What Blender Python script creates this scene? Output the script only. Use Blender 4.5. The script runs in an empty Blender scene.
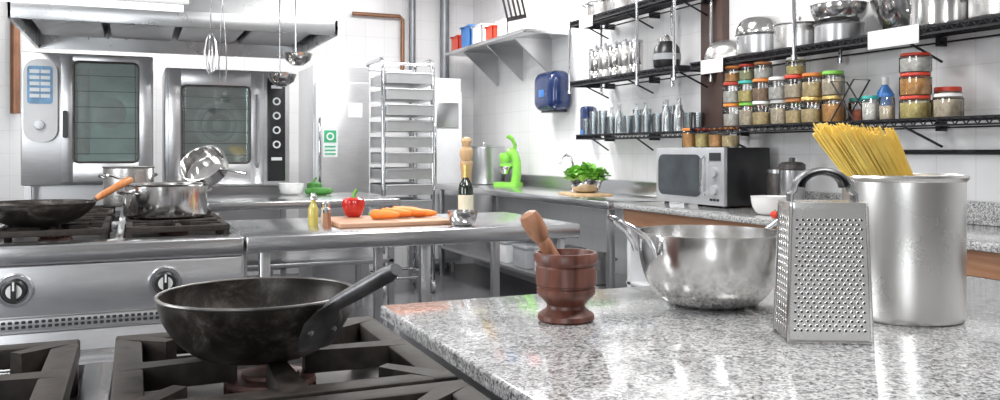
import bpy, bmesh, math, random
from mathutils import Vector, Matrix
random.seed(7)
sc=bpy.context.scene
COL=sc.collection
try:
    sc.view_settings.view_transform='Standard'
    sc.view_settings.look='None'
except Exception: pass
pi=math.pi

# ------------------------------------------------------------------ materials
def _nt(name):
    m=bpy.data.materials.new(name); m.use_nodes=True
    nt=m.node_tree; p=nt.nodes['Principled BSDF']; return m,nt,p
def setin(p,k,v):
    if k in p.inputs: p.inputs[k].default_value=v
def pm(name,col,rough=.5,metal=0,var=.08,scale=12,bump=0,coat=0,stretch=None,rvar=0,emit=0,aniso=0,spec=None):
    m,nt,p=_nt(name); N=nt.nodes; L=nt.links
    tc=N.new('ShaderNodeTexCoord'); mp=N.new('ShaderNodeMapping'); L.new(tc.outputs['Object'],mp.inputs[0])
    if stretch: mp.inputs['Scale'].default_value=stretch
    nz=N.new('ShaderNodeTexNoise'); nz.inputs['Scale'].default_value=scale; nz.inputs['Detail'].default_value=5
    L.new(mp.outputs[0],nz.inputs['Vector'])
    cr=N.new('ShaderNodeValToRGB')
    c=Vector(col); a=c*(1-var); b=c*(1+var)
    cr.color_ramp.elements[0].position=.3; cr.color_ramp.elements[1].position=.7
    cr.color_ramp.elements[0].color=(*[max(0,min(1,x)) for x in a],1)
    cr.color_ramp.elements[1].color=(*[max(0,min(1,x)) for x in b],1)
    L.new(nz.outputs['Fac'],cr.inputs[0]); L.new(cr.outputs[0],p.inputs['Base Color'])
    setin(p,'Roughness',rough); setin(p,'Metallic',metal); setin(p,'Coat Weight',coat); setin(p,'Anisotropic',aniso)
    if spec is not None: setin(p,'Specular IOR Level',spec)
    if rvar:
        mr=N.new('ShaderNodeMapRange'); mr.inputs['To Min'].default_value=max(.02,rough-rvar); mr.inputs['To Max'].default_value=rough+rvar
        L.new(nz.outputs['Fac'],mr.inputs[0]); L.new(mr.outputs[0],p.inputs['Roughness'])
    if bump:
        bp=N.new('ShaderNodeBump'); bp.inputs['Strength'].default_value=bump; bp.inputs['Distance'].default_value=.002
        L.new(nz.outputs['Fac'],bp.inputs['Height']); L.new(bp.outputs[0],p.inputs['Normal'])
    if emit:
        setin(p,'Emission Color',(*col,1)); setin(p,'Emission Strength',emit)
    return m
def seasoned(name):
    m,nt,p=_nt(name); N=nt.nodes; L=nt.links
    tc=N.new('ShaderNodeTexCoord')
    n1=N.new('ShaderNodeTexNoise'); n1.inputs['Scale'].default_value=18; n1.inputs['Detail'].default_value=10; n1.inputs['Roughness'].default_value=.75; n1.inputs['Distortion'].default_value=.6
    n2=N.new('ShaderNodeTexNoise'); n2.inputs['Scale'].default_value=140; n2.inputs['Detail'].default_value=4
    L.new(tc.outputs['Object'],n1.inputs['Vector']); L.new(tc.outputs['Object'],n2.inputs['Vector'])
    r=N.new('ShaderNodeValToRGB'); e=r.color_ramp.elements
    e[0].position=.32; e[0].color=(.012,.01,.009,1); e[1].position=.7; e[1].color=(.2,.19,.18,1)
    x=e.new(.48); x.color=(.026,.021,.018,1); x=e.new(.58); x.color=(.065,.055,.048,1)
    L.new(n1.outputs['Fac'],r.inputs[0]); L.new(r.outputs[0],p.inputs['Base Color'])
    setin(p,'Metallic',.45)
    mr=N.new('ShaderNodeMapRange'); mr.inputs['To Min'].default_value=.15; mr.inputs['To Max'].default_value=.65
    L.new(n1.outputs['Fac'],mr.inputs[0]); L.new(mr.outputs[0],p.inputs['Roughness'])
    bp=N.new('ShaderNodeBump'); bp.inputs['Strength'].default_value=.25; bp.inputs['Distance'].default_value=.001
    L.new(n2.outputs['Fac'],bp.inputs['Height']); L.new(bp.outputs[0],p.inputs['Normal'])
    return m
def glassm(name,tint=(1,1,1),mixv=.12,rough=.03):
    m=bpy.data.materials.new(name); m.use_nodes=True; nt=m.node_tree; N=nt.nodes; L=nt.links
    for n in list(N): N.remove(n)
    o=N.new('ShaderNodeOutputMaterial'); t=N.new('ShaderNodeBsdfTransparent'); t.inputs[0].default_value=(*tint,1)
    g=N.new('ShaderNodeBsdfGlossy'); g.inputs['Roughness'].default_value=rough
    fr=N.new('ShaderNodeFresnel'); fr.inputs[0].default_value=1.45
    ad=N.new('ShaderNodeMath'); ad.operation='ADD'; ad.inputs[1].default_value=mixv
    nz=N.new('ShaderNodeTexNoise'); nz.inputs['Scale'].default_value=6
    mu=N.new('ShaderNodeMath'); mu.operation='MULTIPLY'; mu.inputs[1].default_value=.06
    a2=N.new('ShaderNodeMath'); a2.operation='ADD'; a2.use_clamp=True
    L.new(fr.outputs[0],ad.inputs[0]); L.new(nz.outputs['Fac'],mu.inputs[0]); L.new(ad.outputs[0],a2.inputs[0]); L.new(mu.outputs[0],a2.inputs[1])
    mx=N.new('ShaderNodeMixShader'); L.new(a2.outputs[0],mx.inputs[0]); L.new(t.outputs[0],mx.inputs[1]); L.new(g.outputs[0],mx.inputs[2]); L.new(mx.outputs[0],o.inputs[0])
    return m
def tile(name,axes,col,mort,w,h,rough=.2,bump=.3):
    m,nt,p=_nt(name); N=nt.nodes; L=nt.links
    ge=N.new('ShaderNodeNewGeometry'); sp=N.new('ShaderNodeSeparateXYZ'); cb=N.new('ShaderNodeCombineXYZ')
    L.new(ge.outputs['Position'],sp.inputs[0]); L.new(sp.outputs[axes[0]],cb.inputs[0]); L.new(sp.outputs[axes[1]],cb.inputs[1])
    br=N.new('ShaderNodeTexBrick'); br.offset=0; br.squash=1
    br.inputs['Scale'].default_value=1; br.inputs['Brick Width'].default_value=w; br.inputs['Row Height'].default_value=h
    br.inputs['Mortar Size'].default_value=.0022; br.inputs['Mortar Smooth'].default_value=.2
    br.inputs['Color1'].default_value=(*col,1); br.inputs['Color2'].default_value=(*[c*.975 for c in col],1); br.inputs['Mortar'].default_value=(*mort,1)
    L.new(cb.outputs[0],br.inputs['Vector']); L.new(br.outputs['Color'],p.inputs['Base Color'])
    setin(p,'Roughness',rough)
    bp=N.new('ShaderNodeBump'); bp.invert=True; bp.inputs['Strength'].default_value=bump; bp.inputs['Distance'].default_value=.002
    L.new(br.outputs['Fac'],bp.inputs['Height']); L.new(bp.outputs[0],p.inputs['Normal'])
    return m
def granite(name):
    m,nt,p=_nt(name); N=nt.nodes; L=nt.links
    tc=N.new('ShaderNodeTexCoord')
    v=N.new('ShaderNodeTexVoronoi'); v.inputs['Scale'].default_value=240; L.new(tc.outputs['Object'],v.inputs['Vector'])
    n1=N.new('ShaderNodeTexNoise'); n1.inputs['Scale'].default_value=95; n1.inputs['Detail'].default_value=6; n1.inputs['Roughness'].default_value=.7; L.new(tc.outputs['Object'],n1.inputs['Vector'])
    n2=N.new('ShaderNodeTexNoise'); n2.inputs['Scale'].default_value=30; n2.inputs['Detail'].default_value=3; L.new(tc.outputs['Object'],n2.inputs['Vector'])
    sv=N.new('ShaderNodeSeparateColor'); L.new(v.outputs['Color'],sv.inputs[0])
    r1=N.new('ShaderNodeValToRGB'); e=r1.color_ramp.elements
    e[0].position=.0; e[0].color=(.13,.13,.14,1); e[1].position=1; e[1].color=(.7,.7,.695,1)
    x=e.new(.12); x.color=(.27,.27,.28,1); x=e.new(.4); x.color=(.47,.47,.47,1); x=e.new(.65); x.color=(.6,.6,.595,1)
    L.new(sv.outputs[0],r1.inputs[0])
    r2=N.new('ShaderNodeValToRGB'); e=r2.color_ramp.elements
    e[0].position=.39; e[0].color=(.22,.22,.24,1); e[1].position=.5; e[1].color=(1,1,1,1)
    L.new(n1.outputs['Fac'],r2.inputs[0])
    mx=N.new('ShaderNodeMix'); mx.data_type='RGBA'; mx.blend_type='MULTIPLY'; mx.inputs[0].default_value=.8
    L.new(r1.outputs[0],mx.inputs[6]); L.new(r2.outputs[0],mx.inputs[7])
    r3=N.new('ShaderNodeValToRGB'); e=r3.color_ramp.elements
    e[0].position=.35; e[0].color=(.75,.75,.75,1); e[1].position=.6; e[1].color=(1,1,1,1); L.new(n2.outputs['Fac'],r3.inputs[0])
    m2=N.new('ShaderNodeMix'); m2.data_type='RGBA'; m2.blend_type='MULTIPLY'; m2.inputs[0].default_value=.6
    L.new(mx.outputs[2],m2.inputs[6]); L.new(r3.outputs[0],m2.inputs[7])
    L.new(m2.outputs[2],p.inputs['Base Color']); setin(p,'Roughness',.1); setin(p,'IOR',1.55); setin(p,'Coat Weight',.25); setin(p,'Coat Roughness',.05)
    return m
def wood(name,c1,c2,scale=18,rough=.45,stretch=(1,1,.12)):
    m,nt,p=_nt(name); N=nt.nodes; L=nt.links
    tc=N.new('ShaderNodeTexCoord'); mp=N.new('ShaderNodeMapping'); mp.inputs['Scale'].default_value=stretch
    nz=N.new('ShaderNodeTexNoise'); nz.inputs['Scale'].default_value=scale*3; nz.inputs['Detail'].default_value=6; nz.inputs['Distortion'].default_value=1.2
    L.new(tc.outputs['Object'],mp.inputs[0]); L.new(mp.outputs[0],nz.inputs['Vector'])
    r=N.new('ShaderNodeValToRGB'); r.color_ramp.elements[0].position=.35; r.color_ramp.elements[1].position=.65
    r.color_ramp.elements[0].color=(*c1,1); r.color_ramp.elements[1].color=(*c2,1)
    L.new(nz.outputs['Fac'],r.inputs[0]); L.new(r.outputs[0],p.inputs['Base Color']); setin(p,'Roughness',rough)
    bp=N.new('ShaderNodeBump'); bp.inputs['Strength'].default_value=.15; bp.inputs['Distance'].default_value=.001
    L.new(nz.outputs['Fac'],bp.inputs['Height']); L.new(bp.outputs[0],p.inputs['Normal'])
    return m

STEEL=pm('brushed_steel',(.55,.55,.56),.3,1,.05,30,stretch=(1,1,14),rvar=.05)
STEELH=pm('brushed_steel_top',(.66,.66,.67),.21,1,.04,25,stretch=(1,8,8),rvar=.04)
STEELW=pm('pale_steel',(.69,.695,.71),.3,.93,.04,12,stretch=(1,1,6),rvar=.05)
HOODM=pm('hood_steel',(.56,.57,.58),.28,1,.05,8,rvar=.04)
POL=pm('polished_steel',(.69,.68,.67),.15,1,.05,6,rvar=.04)
BOWLM=pm('soft_brushed_steel',(.7,.69,.68),.2,1,.04,6,rvar=.03)
GRAT=pm('bright_tin_steel',(.84,.84,.83),.27,.95,.03,8,rvar=.04)
POTM=pm('spun_steel',(.63,.62,.605),.28,1,.04,5,rvar=.04,aniso=.5)
TRAYM=pm('bright_tray_steel',(.74,.75,.76),.32,.9,.04,8)
CHROME=pm('chrome',(.72,.72,.74),.09,1,.03,8)
IRON=pm('cast_iron',(.026,.02,.017),.62,.05,.6,38,bump=.7,rvar=.16,spec=.35)
PANBLK=seasoned('seasoned_carbon_steel')
HANDLE=pm('worn_iron_handle',(.15,.15,.155),.38,.7,.45,30,bump=.35,rvar=.12)
RIMM=pm('worn_grey_rim',(.22,.21,.2),.35,.8,.4,30,rvar=.1)
DARK=pm('dark_void',(.02,.02,.022),.6,0,.2,10)
DKSTEEL=pm('dark_stained_steel',(.11,.1,.098),.45,.7,.3,20,rvar=.1)
BLACK=pm('black_plastic',(.018,.018,.02),.3,0,.2,20)
BLKM=pm('black_shelf_enamel',(.02,.02,.024),.3,.3,.2,20)
BURN=pm('burner_brass_brown',(.17,.095,.08),.5,.4,.35,40,bump=.3)
WHITE=pm('white_enamel',(.84,.84,.83),.25,0,.02,8)
WPLAS=pm('white_plastic',(.76,.77,.79),.4,0,.03,12)
CARD=pm('white_card',(.84,.84,.84),.6,0,.03,30)
BLUE=pm('blue_plastic',(.008,.028,.12),.18,0,.12,12,coat=.4)
BLUE2=pm('bright_blue_plastic',(.05,.2,.55),.3,0,.1,12)
RED=pm('red_plastic',(.7,.06,.03),.35,0,.1,12)
ORA=pm('orange_plastic',(.8,.25,.04),.35,0,.1,12)
GRN=pm('green_plastic',(.24,.62,.08),.3,0,.1,12)
SIGN=pm('sign_green',(.06,.42,.2),.4,0,.06,12)
TEAL=pm('turquoise_plastic',(.05,.45,.4),.35,0,.1,12)
GOLD=pm('gold_lid',(.75,.55,.2),.3,.6,.1,12)
MORT=wood('mahogany',(.075,.026,.018),(.17,.06,.04),14,.36)
PESTLE=wood('pestle_wood',(.25,.105,.055),(.42,.2,.11),14,.42)
MILL=wood('pale_wood',(.58,.37,.19),(.7,.5,.29),10,.4)
OWOOD=wood('orange_wood_handle',(.5,.17,.05),(.66,.27,.09),10,.35)
BOARD=wood('board_wood',(.4,.21,.12),(.52,.31,.2),6,.5,(.15,1,1))
CABW=wood('cabinet_wood',(.36,.17,.09),(.48,.26,.15),5,.45,(1,.15,1))
COLB=pm('brown_painted_column',(.085,.05,.042),.45,0,.2,6)
COPPER=pm('brown_pipe',(.3,.15,.09),.4,.5,.15,8)
PIPEG=pm('grey_pipe',(.26,.27,.29),.4,.6,.1,8)
CARROT=pm('carrot',(.85,.23,.03),.45,0,.12,30,bump=.2,stretch=(1,1,6))
REDP=pm('red_pepper',(.55,.02,.015),.12,0,.2,8,coat=.6)
TOMR=pm('tomato_red',(.72,.05,.02),.15,0,.12,8,coat=.5)
STEM=pm('green_stem',(.12,.32,.05),.5,0,.2,20)
CUC=pm('cucumber_green',(.05,.22,.03),.35,0,.3,30)
LEAF=pm('leaf_green',(.19,.47,.06),.45,0,.35,14)
PASTA=pm('spaghetti_yellow',(.96,.7,.16),.4,0,.07,60)
OIL=pm('olive_oil',(.5,.42,.1),.1,0,.1,6,coat=.5)
SALT=pm('salt_white',(.8,.78,.73),.7,0,.05,80)
WINE=pm('dark_bottle_glass',(.012,.02,.012),.06,0,.2,6,coat=.6)
LABEL=pm('paper_label',(.75,.71,.55),.6,0,.1,30)
GLASS=glassm('clear_glass',mixv=.04)
GLASSF=glassm('frosted_glass',(.85,.9,.92),.2,.2)
OVGL=glassm('oven_glass',(.88,.95,.94),.2,.05)
CAVITY=pm('oven_cavity',(.62,.72,.7),.35,.1,.35,3.5)
CAVITY2=pm('oven_cavity_grey',(.5,.49,.47),.35,.2,.35,3.5)
SOFT=pm('soft_grey_metal',(.62,.61,.6),.45,.4,.2,10)
DISP=pm('display_blue',(.15,.33,.55),.3,0,.3,14)
SCREEN=pm('panel_white_icon',(.8,.83,.85),.4,0,.02,10)
SIL=pm('silver_paint',(.57,.58,.6),.35,.6,.05,10)
MWGL=pm('microwave_window',(.08,.09,.1),.1,.2,.3,6,coat=.6)
GRAN=granite('speckled_granite')
GREY=pm('grey_plastic',(.35,.36,.38),.4,0,.1,12)
LAMP=pm('lamp_diffuser',(.95,.97,1),.5,0,.01,5,emit=1.2)

# ------------------------------------------------------------------ builder
class B:
    def __init__(s): s.v=[]; s.f=[]; s.m=[]
    def add(s,vs,fs,m=0,M=None):
        o=len(s.v)
        for v in vs:
            v=Vector(v)
            if M is not None: v=M@v
            s.v.append(v)
        for f in fs: s.f.append([i+o for i in f]); s.m.append(m)
        return s
    def _bm(s,x0,x1,y0,y1,z0,z1):
        bm=bmesh.new(); bmesh.ops.create_cube(bm,size=1)
        for v in bm.verts:
            v.co=Vector(((x0+x1)/2+v.co.x*(x1-x0),(y0+y1)/2+v.co.y*(y1-y0),(z0+z1)/2+v.co.z*(z1-z0)))
        return bm
    def _take(s,bm,m,M):
        bm.verts.index_update()
        s.add([v.co.copy() for v in bm.verts],[[v.index for v in f.verts] for f in bm.faces],m,M); bm.free(); return s
    def box(s,x0,x1,y0,y1,z0,z1,b=0,m=0,M=None,seg=2):
        bm=s._bm(x0,x1,y0,y1,z0,z1)
        if b>0:
            b=min(b,.49*min(abs(x1-x0),abs(y1-y0),abs(z1-z0)))
            bmesh.ops.bevel(bm,geom=list(bm.edges),offset=b,segments=seg,profile=.5,affect='EDGES')
        return s._take(bm,m,M)
    def rbox(s,x0,x1,y0,y1,z0,z1,r,axis='y',m=0,M=None,seg=5):
        bm=s._bm(x0,x1,y0,y1,z0,z1); ai='xyz'.index(axis)
        ed=[e for e in bm.edges if abs((e.verts[0].co-e.verts[1].co)[ai])>1e-6]
        bmesh.ops.bevel(bm,geom=ed,offset=r,segments=seg,profile=.5,affect='EDGES')
        return s._take(bm,m,M)
    def lathe(s,prof,seg=32,m=0,M=None,c=(0,0,0),lob=None):
        vs=[];fs=[];ring=[]
        for r,z in prof:
            if r<1e-6:
                ring.append([len(vs)]); vs.append((c[0],c[1],c[2]+z))
            else:
                idx=[]
                for i in range(seg):
                    a=2*pi*i/seg; rr=r*(lob(a,z) if lob else 1)
                    idx.append(len(vs)); vs.append((c[0]+rr*math.cos(a),c[1]+rr*math.sin(a),c[2]+z))
                ring.append(idx)
        for a,b in zip(ring,ring[1:]):
            if len(a)==1 and len(b)==1: continue
            for i in range(seg):
                j=(i+1)%seg
                if len(a)==1: fs.append([a[0],b[j],b[i]])
                elif len(b)==1: fs.append([a[i],a[j],b[0]])
                else: fs.append([a[i],a[j],b[j],b[i]])
        return s.add(vs,fs,m,M)
    def tube(s,pts,r,seg=8,m=0,closed=False,M=None,flat=None):
        P=[Vector(p) for p in pts]; n=len(P)
        R=r if isinstance(r,(list,tuple)) else [r]*n
        vs=[];fs=[];prev=None
        for i in range(n):
            if closed: t=P[(i+1)%n]-P[i-1]
            else: t=(P[min(i+1,n-1)]-P[max(i-1,0)])
            t.normalize()
            if prev is None:
                a=Vector((0,0,1)) if abs(t.z)<.9 else Vector((1,0,0))
                nx=t.cross(a).normalized()
            else:
                nx=(prev-t*prev.dot(t)).normalized()
            ny=t.cross(nx); prev=nx
            for k in range(seg):
                an=2*pi*k/seg
                fx,fy=flat if flat else (1,1)
                vs.append(P[i]+nx*(math.cos(an)*R[i]*fx)+ny*(math.sin(an)*R[i]*fy))
        for i in range(n if closed else n-1):
            j=(i+1)%n
            for k in range(seg):
                l=(k+1)%seg
                fs.append([i*seg+k,i*seg+l,j*seg+l,j*seg+k])
        if not closed:
            fs.append(list(range(seg))); fs.append([(n-1)*seg+k for k in range(seg)])
        return s.add(vs,fs,m,M)
    def cyl(s,p0,p1,r,r1=None,seg=20,m=0,M=None):
        return s.tube([p0,p1],[r,r if r1 is None else r1],seg,m,M=M)
    def shift(s,o):
        o=Vector(o); s.v=[v-o for v in s.v]; return s
    def mesh(s,name,mats):
        me=bpy.data.meshes.new(name); me.from_pydata([tuple(v) for v in s.v],[],s.f)
        for mt in mats: me.materials.append(mt)
        for p,mi in zip(me.polygons,s.m): p.material_index=mi
        bm=bmesh.new(); bm.from_mesh(me); bmesh.ops.recalc_face_normals(bm,faces=bm.faces); bm.to_mesh(me); bm.free()
        me.shade_smooth(); me.set_sharp_from_angle(angle=math.radians(38)); me.update()
        return me
def tag(o,label,cat,group=None):
    o['label']=label; o['category']=cat
    if group: o['group']=group
def thing(name,label,cat,loc=(0,0,0),rz=0,group=None):
    o=bpy.data.objects.new(name,None); o.empty_display_size=.05; COL.objects.link(o)
    o.location=loc; o.rotation_euler=(0,0,rz); tag(o,label,cat,group); return o
def part(b,name,mats,parent,label=None,loc=(0,0,0),rot=(0,0,0)):
    if not isinstance(mats,(list,tuple)): mats=[mats]
    o=bpy.data.objects.new(name,b.mesh(name,mats)); COL.objects.link(o); o.parent=parent; o.location=loc; o.rotation_euler=rot
    if label: o['label']=label
    return o
def solo(b,name,mats,label,cat,loc=(0,0,0),rot=(0,0,0),group=None):
    if not isinstance(mats,(list,tuple)): mats=[mats]
    o=bpy.data.objects.new(name,b.mesh(name,mats)); COL.objects.link(o); o.location=loc; o.rotation_euler=rot; tag(o,label,cat,group); return o
def struct(b,name,mat):
    o=bpy.data.objects.new(name,b.mesh(name,[mat])); COL.objects.link(o); o['kind']='structure'; return o
def dup(o,loc,rot=None,label=None,parent=None):
    c=o.copy(); COL.objects.link(c)
    if parent is None:
        c.location=loc
        if rot is not None: c.rotation_euler=rot
        if label: c['label']=label
    else: c.parent=parent
    for ch in [x for x in o.children]: dup(ch,None,parent=c)
    return c

# ------------------------------------------------------------------ room
WX=3.4; WY=8.6; CZ=3.1; LX=-3.0; NY=-2.6
T_R=tile('white_tiles_side','YZ',(.85,.85,.86),(.72,.72,.72),.2,.2)
T_B=tile('white_tiles_end','XZ',(.85,.85,.86),(.72,.72,.72),.2,.2)
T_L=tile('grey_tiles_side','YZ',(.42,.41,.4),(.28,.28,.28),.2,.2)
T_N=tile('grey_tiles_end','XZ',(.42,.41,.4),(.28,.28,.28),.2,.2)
T_F=tile('grey_floor_tiles','XY',(.12,.12,.13),(.06,.06,.06),.3,.3,.25)
CEIL=pm('ceiling_paint',(.77,.77,.78),.8,0,.02,4)
struct(B().box(LX-.1,WX+.1,NY-.1,WY+.1,-.1,0),'floor',T_F)
struct(B().box(LX-.1,WX+.1,NY-.1,WY+.1,CZ,CZ+.1),'ceiling',CEIL)
struct(B().box(WX,WX+.1,NY,WY,0,CZ),'wall_right',T_R)
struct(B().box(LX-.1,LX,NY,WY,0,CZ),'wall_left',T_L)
struct(B().box(LX,WX,WY,WY+.1,0,CZ),'wall_back',T_B)
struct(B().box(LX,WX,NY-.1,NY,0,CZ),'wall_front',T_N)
struct(B().box(3.345,3.4,4.28,4.5,0,CZ,.004),'trim_1',COLB)

def pipe(pts,r,mat,label):
    return solo(B().tube(pts,r,12),'wall_pipe',mat,label,'pipe')
pipe([(2.68,8.52,0.0),(2.68,8.52,3.1)],.035,PIPEG,'grey vertical pipe on the white tiled wall')
pipe([(3.03,8.5,0.0),(3.03,8.5,3.1)],.05,PIPEG,'thick dark grey vertical pipe on the tiled wall')
pipe([(2.05,8.54,2.62),(2.55,8.54,2.62),(2.58,8.54,2.59),(2.58,8.54,2.0)],.022,COPPER,'brown bent pipe running along the tiled wall')
pipe([(-.95,8.54,1.55),(-.95,8.54,3.1)],.04,COPPER,'brown vertical pipe on the tiled wall')

# ------------------------------------------------------------------ gas ranges
def make_range(x0,x1,y0,y1,zt,wells,burn,label,knobs=None,vent=None,bs=1.0,bh=0):
    cx,cy=(x0+x1)/2,(y0+y1)/2
    T=thing('gas_range',label,'stove',(cx,cy,0))
    def L(b,n,m,lab=None): return part(b.shift((cx,cy,0)),n,m,T,lab)
    L(B().box(x0,x1,y0+.02,y1,.1,zt-.07,.003),'body',STEEL)
    for lx in (x0+.06,x1-.06):
        for ly in (y0+.08,y1-.06): L(B().cyl((lx,ly,0),(lx,ly,.1),.025),'leg',STEEL)
    b=B()
    b.box(x0,x1,wells[0][3],y1,zt-.07,zt,.006); b.box(x0,x1,y0,wells[0][2],zt-.07,zt,.01)
    xs=[x0]+sum([[w[0],w[1]] for w in wells],[])+[x1]
    for i in range(0,len(xs),2): b.box(xs[i],xs[i+1],wells[0][2]-.002,wells[0][3]+.002,zt-.07,zt,.003)
    L(b,'cooktop',STEELH)
    for w in wells: L(B().box(w[0],w[1],w[2],w[3],zt-.068,zt-.035),'drip_tray',DKSTEEL,'stained dark steel drip tray')
    for (bx,by) in burn:
        b=B().lathe([(r*bs,z+(bh if z>.015 else 0)) for r,z in [(0,0),(.062,0),(.062,.012),(.05,.02),(.05,.03),(.06,.032),(.062,.036),(.06,.042),(.04,.045),(.038,.05),(.02,.052),(0,.052)]],32,c=(bx,by,zt-.036))
        for k in range(20):
            a=2*pi*k/20; b.box(-.0025,.0025,.048*bs,.062*bs,.02+bh,.033+bh,M=Matrix.Translation((bx,by,zt-.036))@Matrix.Rotation(a,4,'Z'))
        L(b,'burner',BURN,'brown cast burner head')
    if knobs:
        for kx in knobs:
            b=B(); M=Matrix.Translation((kx,y0,.75))@Matrix.Rotation(pi/2,4,'X')
            b.lathe([(0,0),(.058,0),(.058,.008),(.053,.016),(.043,.016),(.041,.006),(0,.006)],40,m=1,M=M)
            b.lathe([(0,.006),(.039,.006),(.037,.03),(.033,.036),(0,.036)],32,m=0,M=M)
            b.lathe([(0,.037),(.024,.037),(.024,.0395),(0,.0395)],28,m=2,M=M)
            b.rbox(-.008,.008,-.034,.034,.03,.052,.006,axis='z',m=0,M=M)
            b.box(-.003,.003,.005,.034,.052,.0535,m=2,M=M)
            L(b,'knob',[BLACK,CHROME,WHITE],'black knob with chrome ring')
    if vent:
        b=B().box(vent[0],vent[1],y0-.003,y0+.01,.612,.652,.001)
        n=int((vent[1]-vent[0])/.02)
        for r in range(2):
            for k in range(n):
                X=vent[0]+.01+k*.02; z=.624+r*.016
                b.rbox(X-.0065,X+.0065,y0-.0045,y0-.002,z-.005,z+.005,.003,m=1,seg=2)
        L(b,'vent_grille',[STEELW,DARK],'perforated steel vent strip')
        L(B().box(x0,x1-.01,y0,y0+.02,.66,.828,.004),'control_panel',STEELW)
        L(B().box(x0,x1-.01,y0+.004,y0+.02,.2,.6,.004),'oven_door',STEELW)
    return T
def grate_mesh(w,h,t=.05,bw=.011,fw=.5):
    b=B(); W=w/2; Hh=h/2
    zb=t-min(bw,.034)*.95
    for sx in (-1,1): b.box(sx*W-(bw if sx>0 else 0),sx*W+(0 if sx>0 else bw),-Hh,Hh,zb,t,.004)
    for sy in (-1,1): b.box(-W,W,sy*Hh-(bw if sy>0 else 0),sy*Hh+(0 if sy>0 else bw),zb,t,.004)
    for sx in (-1,1):
        for sy in (-1,1): b.box(sx*(W-bw*.5)-bw*.45,sx*(W-bw*.5)+bw*.45,sy*(Hh-bw*.5)-bw*.45,sy*(Hh-bw*.5)+bw*.45,0,t-.01,.003)
    def finger(a,L0,L1,hb):
        vs=[(L0,-hb*.6,zb),(L0,hb*.6,zb),(L0,hb*.55,t+.003),(L0,-hb*.55,t+.003),(L1,-hb,zb),(L1,hb,zb),(L1,hb*.9,t),(L1,-hb*.9,t)]
        b.add(vs,[[0,1,2,3],[4,7,6,5],[0,4,5,1],[1,5,6,2],[2,6,7,3],[3,7,4,0]],M=Matrix.Rotation(a,4,'Z'))
    for k in range(4): finger(k*pi/2,.05,(W if k%2==0 else Hh)-.004,bw*fw*1.15)
    for sx in (-1,1):
        for sy in (-1,1):
            a=math.atan2(sy*Hh,sx*W); finger(a,math.hypot(W,Hh)*.62,math.hypot(W,Hh)-bw*.7,bw*fw)
    return b
make_range(-.62,.468,.5,1.72,.86,[(-.52,-.075,.56,1.6),(-.03,.415,.56,1.6)],[(.192,1.325),(.192,.845),(-.298,1.325),(-.298,.845)],'stainless steel gas range with black cast iron grates',bs=1.1,bh=.012)
g=solo(grate_mesh(.437,.466,t=.086,bw=.04),'stove_grate',IRON,'chunky dark cast iron grate on the steel gas range','stove grate',(.192,1.325,.8255),group='cast iron stove grates')
for p in [(.192,.845,.8255),(-.298,1.325,.8255),(-.298,.845,.8255)]: dup(g,p)
make_range(-1.5,.38,3.28,4.16,.9,[(-.98,-.52,3.42,4.1),(-.49,-.06,3.42,4.1),(-.03,.35,3.42,4.1)],[(-.28,3.76),(.16,3.9),(-.75,3.76)],'stainless steel gas range with round knobs and vent strip',knobs=[-.836,-.365,.106],vent=(-1.45,.27))
g2=solo(grate_mesh(.37,.32,t=.07,bw=.024),'stove_grate',IRON,'black cast iron grate on the steel gas range','stove grate',(.16,3.94,.8655),group='cast iron stove grates')
for p in [(.16,3.6,.8655),(-.27,3.6,.8655),(-.27,3.94,.8655),(-.75,3.6,.8655),(-.75,3.94,.8655)]: dup(g2,p)
make_range(-1.5,.38,4.17,5.1,.9,[(-.98,-.52,4.25,4.95),(-.49,-.06,4.25,4.95),(-.03,.35,4.25,4.95)],[(-.28,4.5),(.16,4.5)],'stainless steel gas range behind another range')
for p in [(.16,4.43,.8655),(.16,4.77,.8655),(-.27,4.43,.8655),(-.27,4.77,.8655)]: dup(g2,p)

# ------------------------------------------------------------------ near pan
def bowlprof(ro,h,rb,t=.003,n=10,pw=2.0,lip=0):
    o=[(0,0),(rb*.9,0)]
    for i in range(n+1):
        f=i/n; z=h*f
        r=rb+(ro-rb)*(1-(1-f)**pw)**(1/pw) if f<1 else ro
        o.append((r,z))
    if lip: o+= [(ro+lip,h+.001),(ro+lip,h+.004),(ro,h+.004)]
    inn=[(max(0,r-t),z+ (t if z<h*.5 else t*.5)) for r,z in o[2:2+n+1]][::-1]
    inn[0]=(ro-t,h+(.004 if lip else .001))
    return o+inn+[(rb*.9-t,t),(0,t)]
T=thing('frying_pan','worn black deep iron frying pan with angled handle on grate','pan',(.172,1.308,.9155))
part(B().lathe(bowlprof(.142,.09,.06,.004,18,1.75,.001),72),'pan_body',PANBLK,T)
part(B().tube([(.1425*math.cos(2*pi*i/72),.1425*math.sin(2*pi*i/72),.093) for i in range(72)],.0028,8,closed=True),'rim',RIMM,T,'worn greyish rim')
ph=math.radians(-62); D=Vector((math.cos(ph),math.sin(ph),0)); S=Vector((-D.y,D.x,0))
pts=[D*.131+Vector((0,0,.03)),D*.141+Vector((0,0,.05)),D*.149+Vector((0,0,.07)),D*.16+Vector((0,0,.087)),D*.19+Vector((0,0,.104))]
part(B().tube(pts,[.03,.036,.034,.02,.012],16,flat=(1,.13)),'handle_bracket',HANDLE,T,'wide flat riveted iron bracket')
b=B(); hp=[D*(.156+i*.0136)+Vector((0,0,.087+i*.0066)) for i in range(11)]
b.tube(hp,[.007,.0115,.0125,.013,.0135,.0138,.0138,.0138,.0138,.014,.010],14,flat=(1,.8))
part(b,'handle',HANDLE,T,'worn straight grey iron handle')
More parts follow.
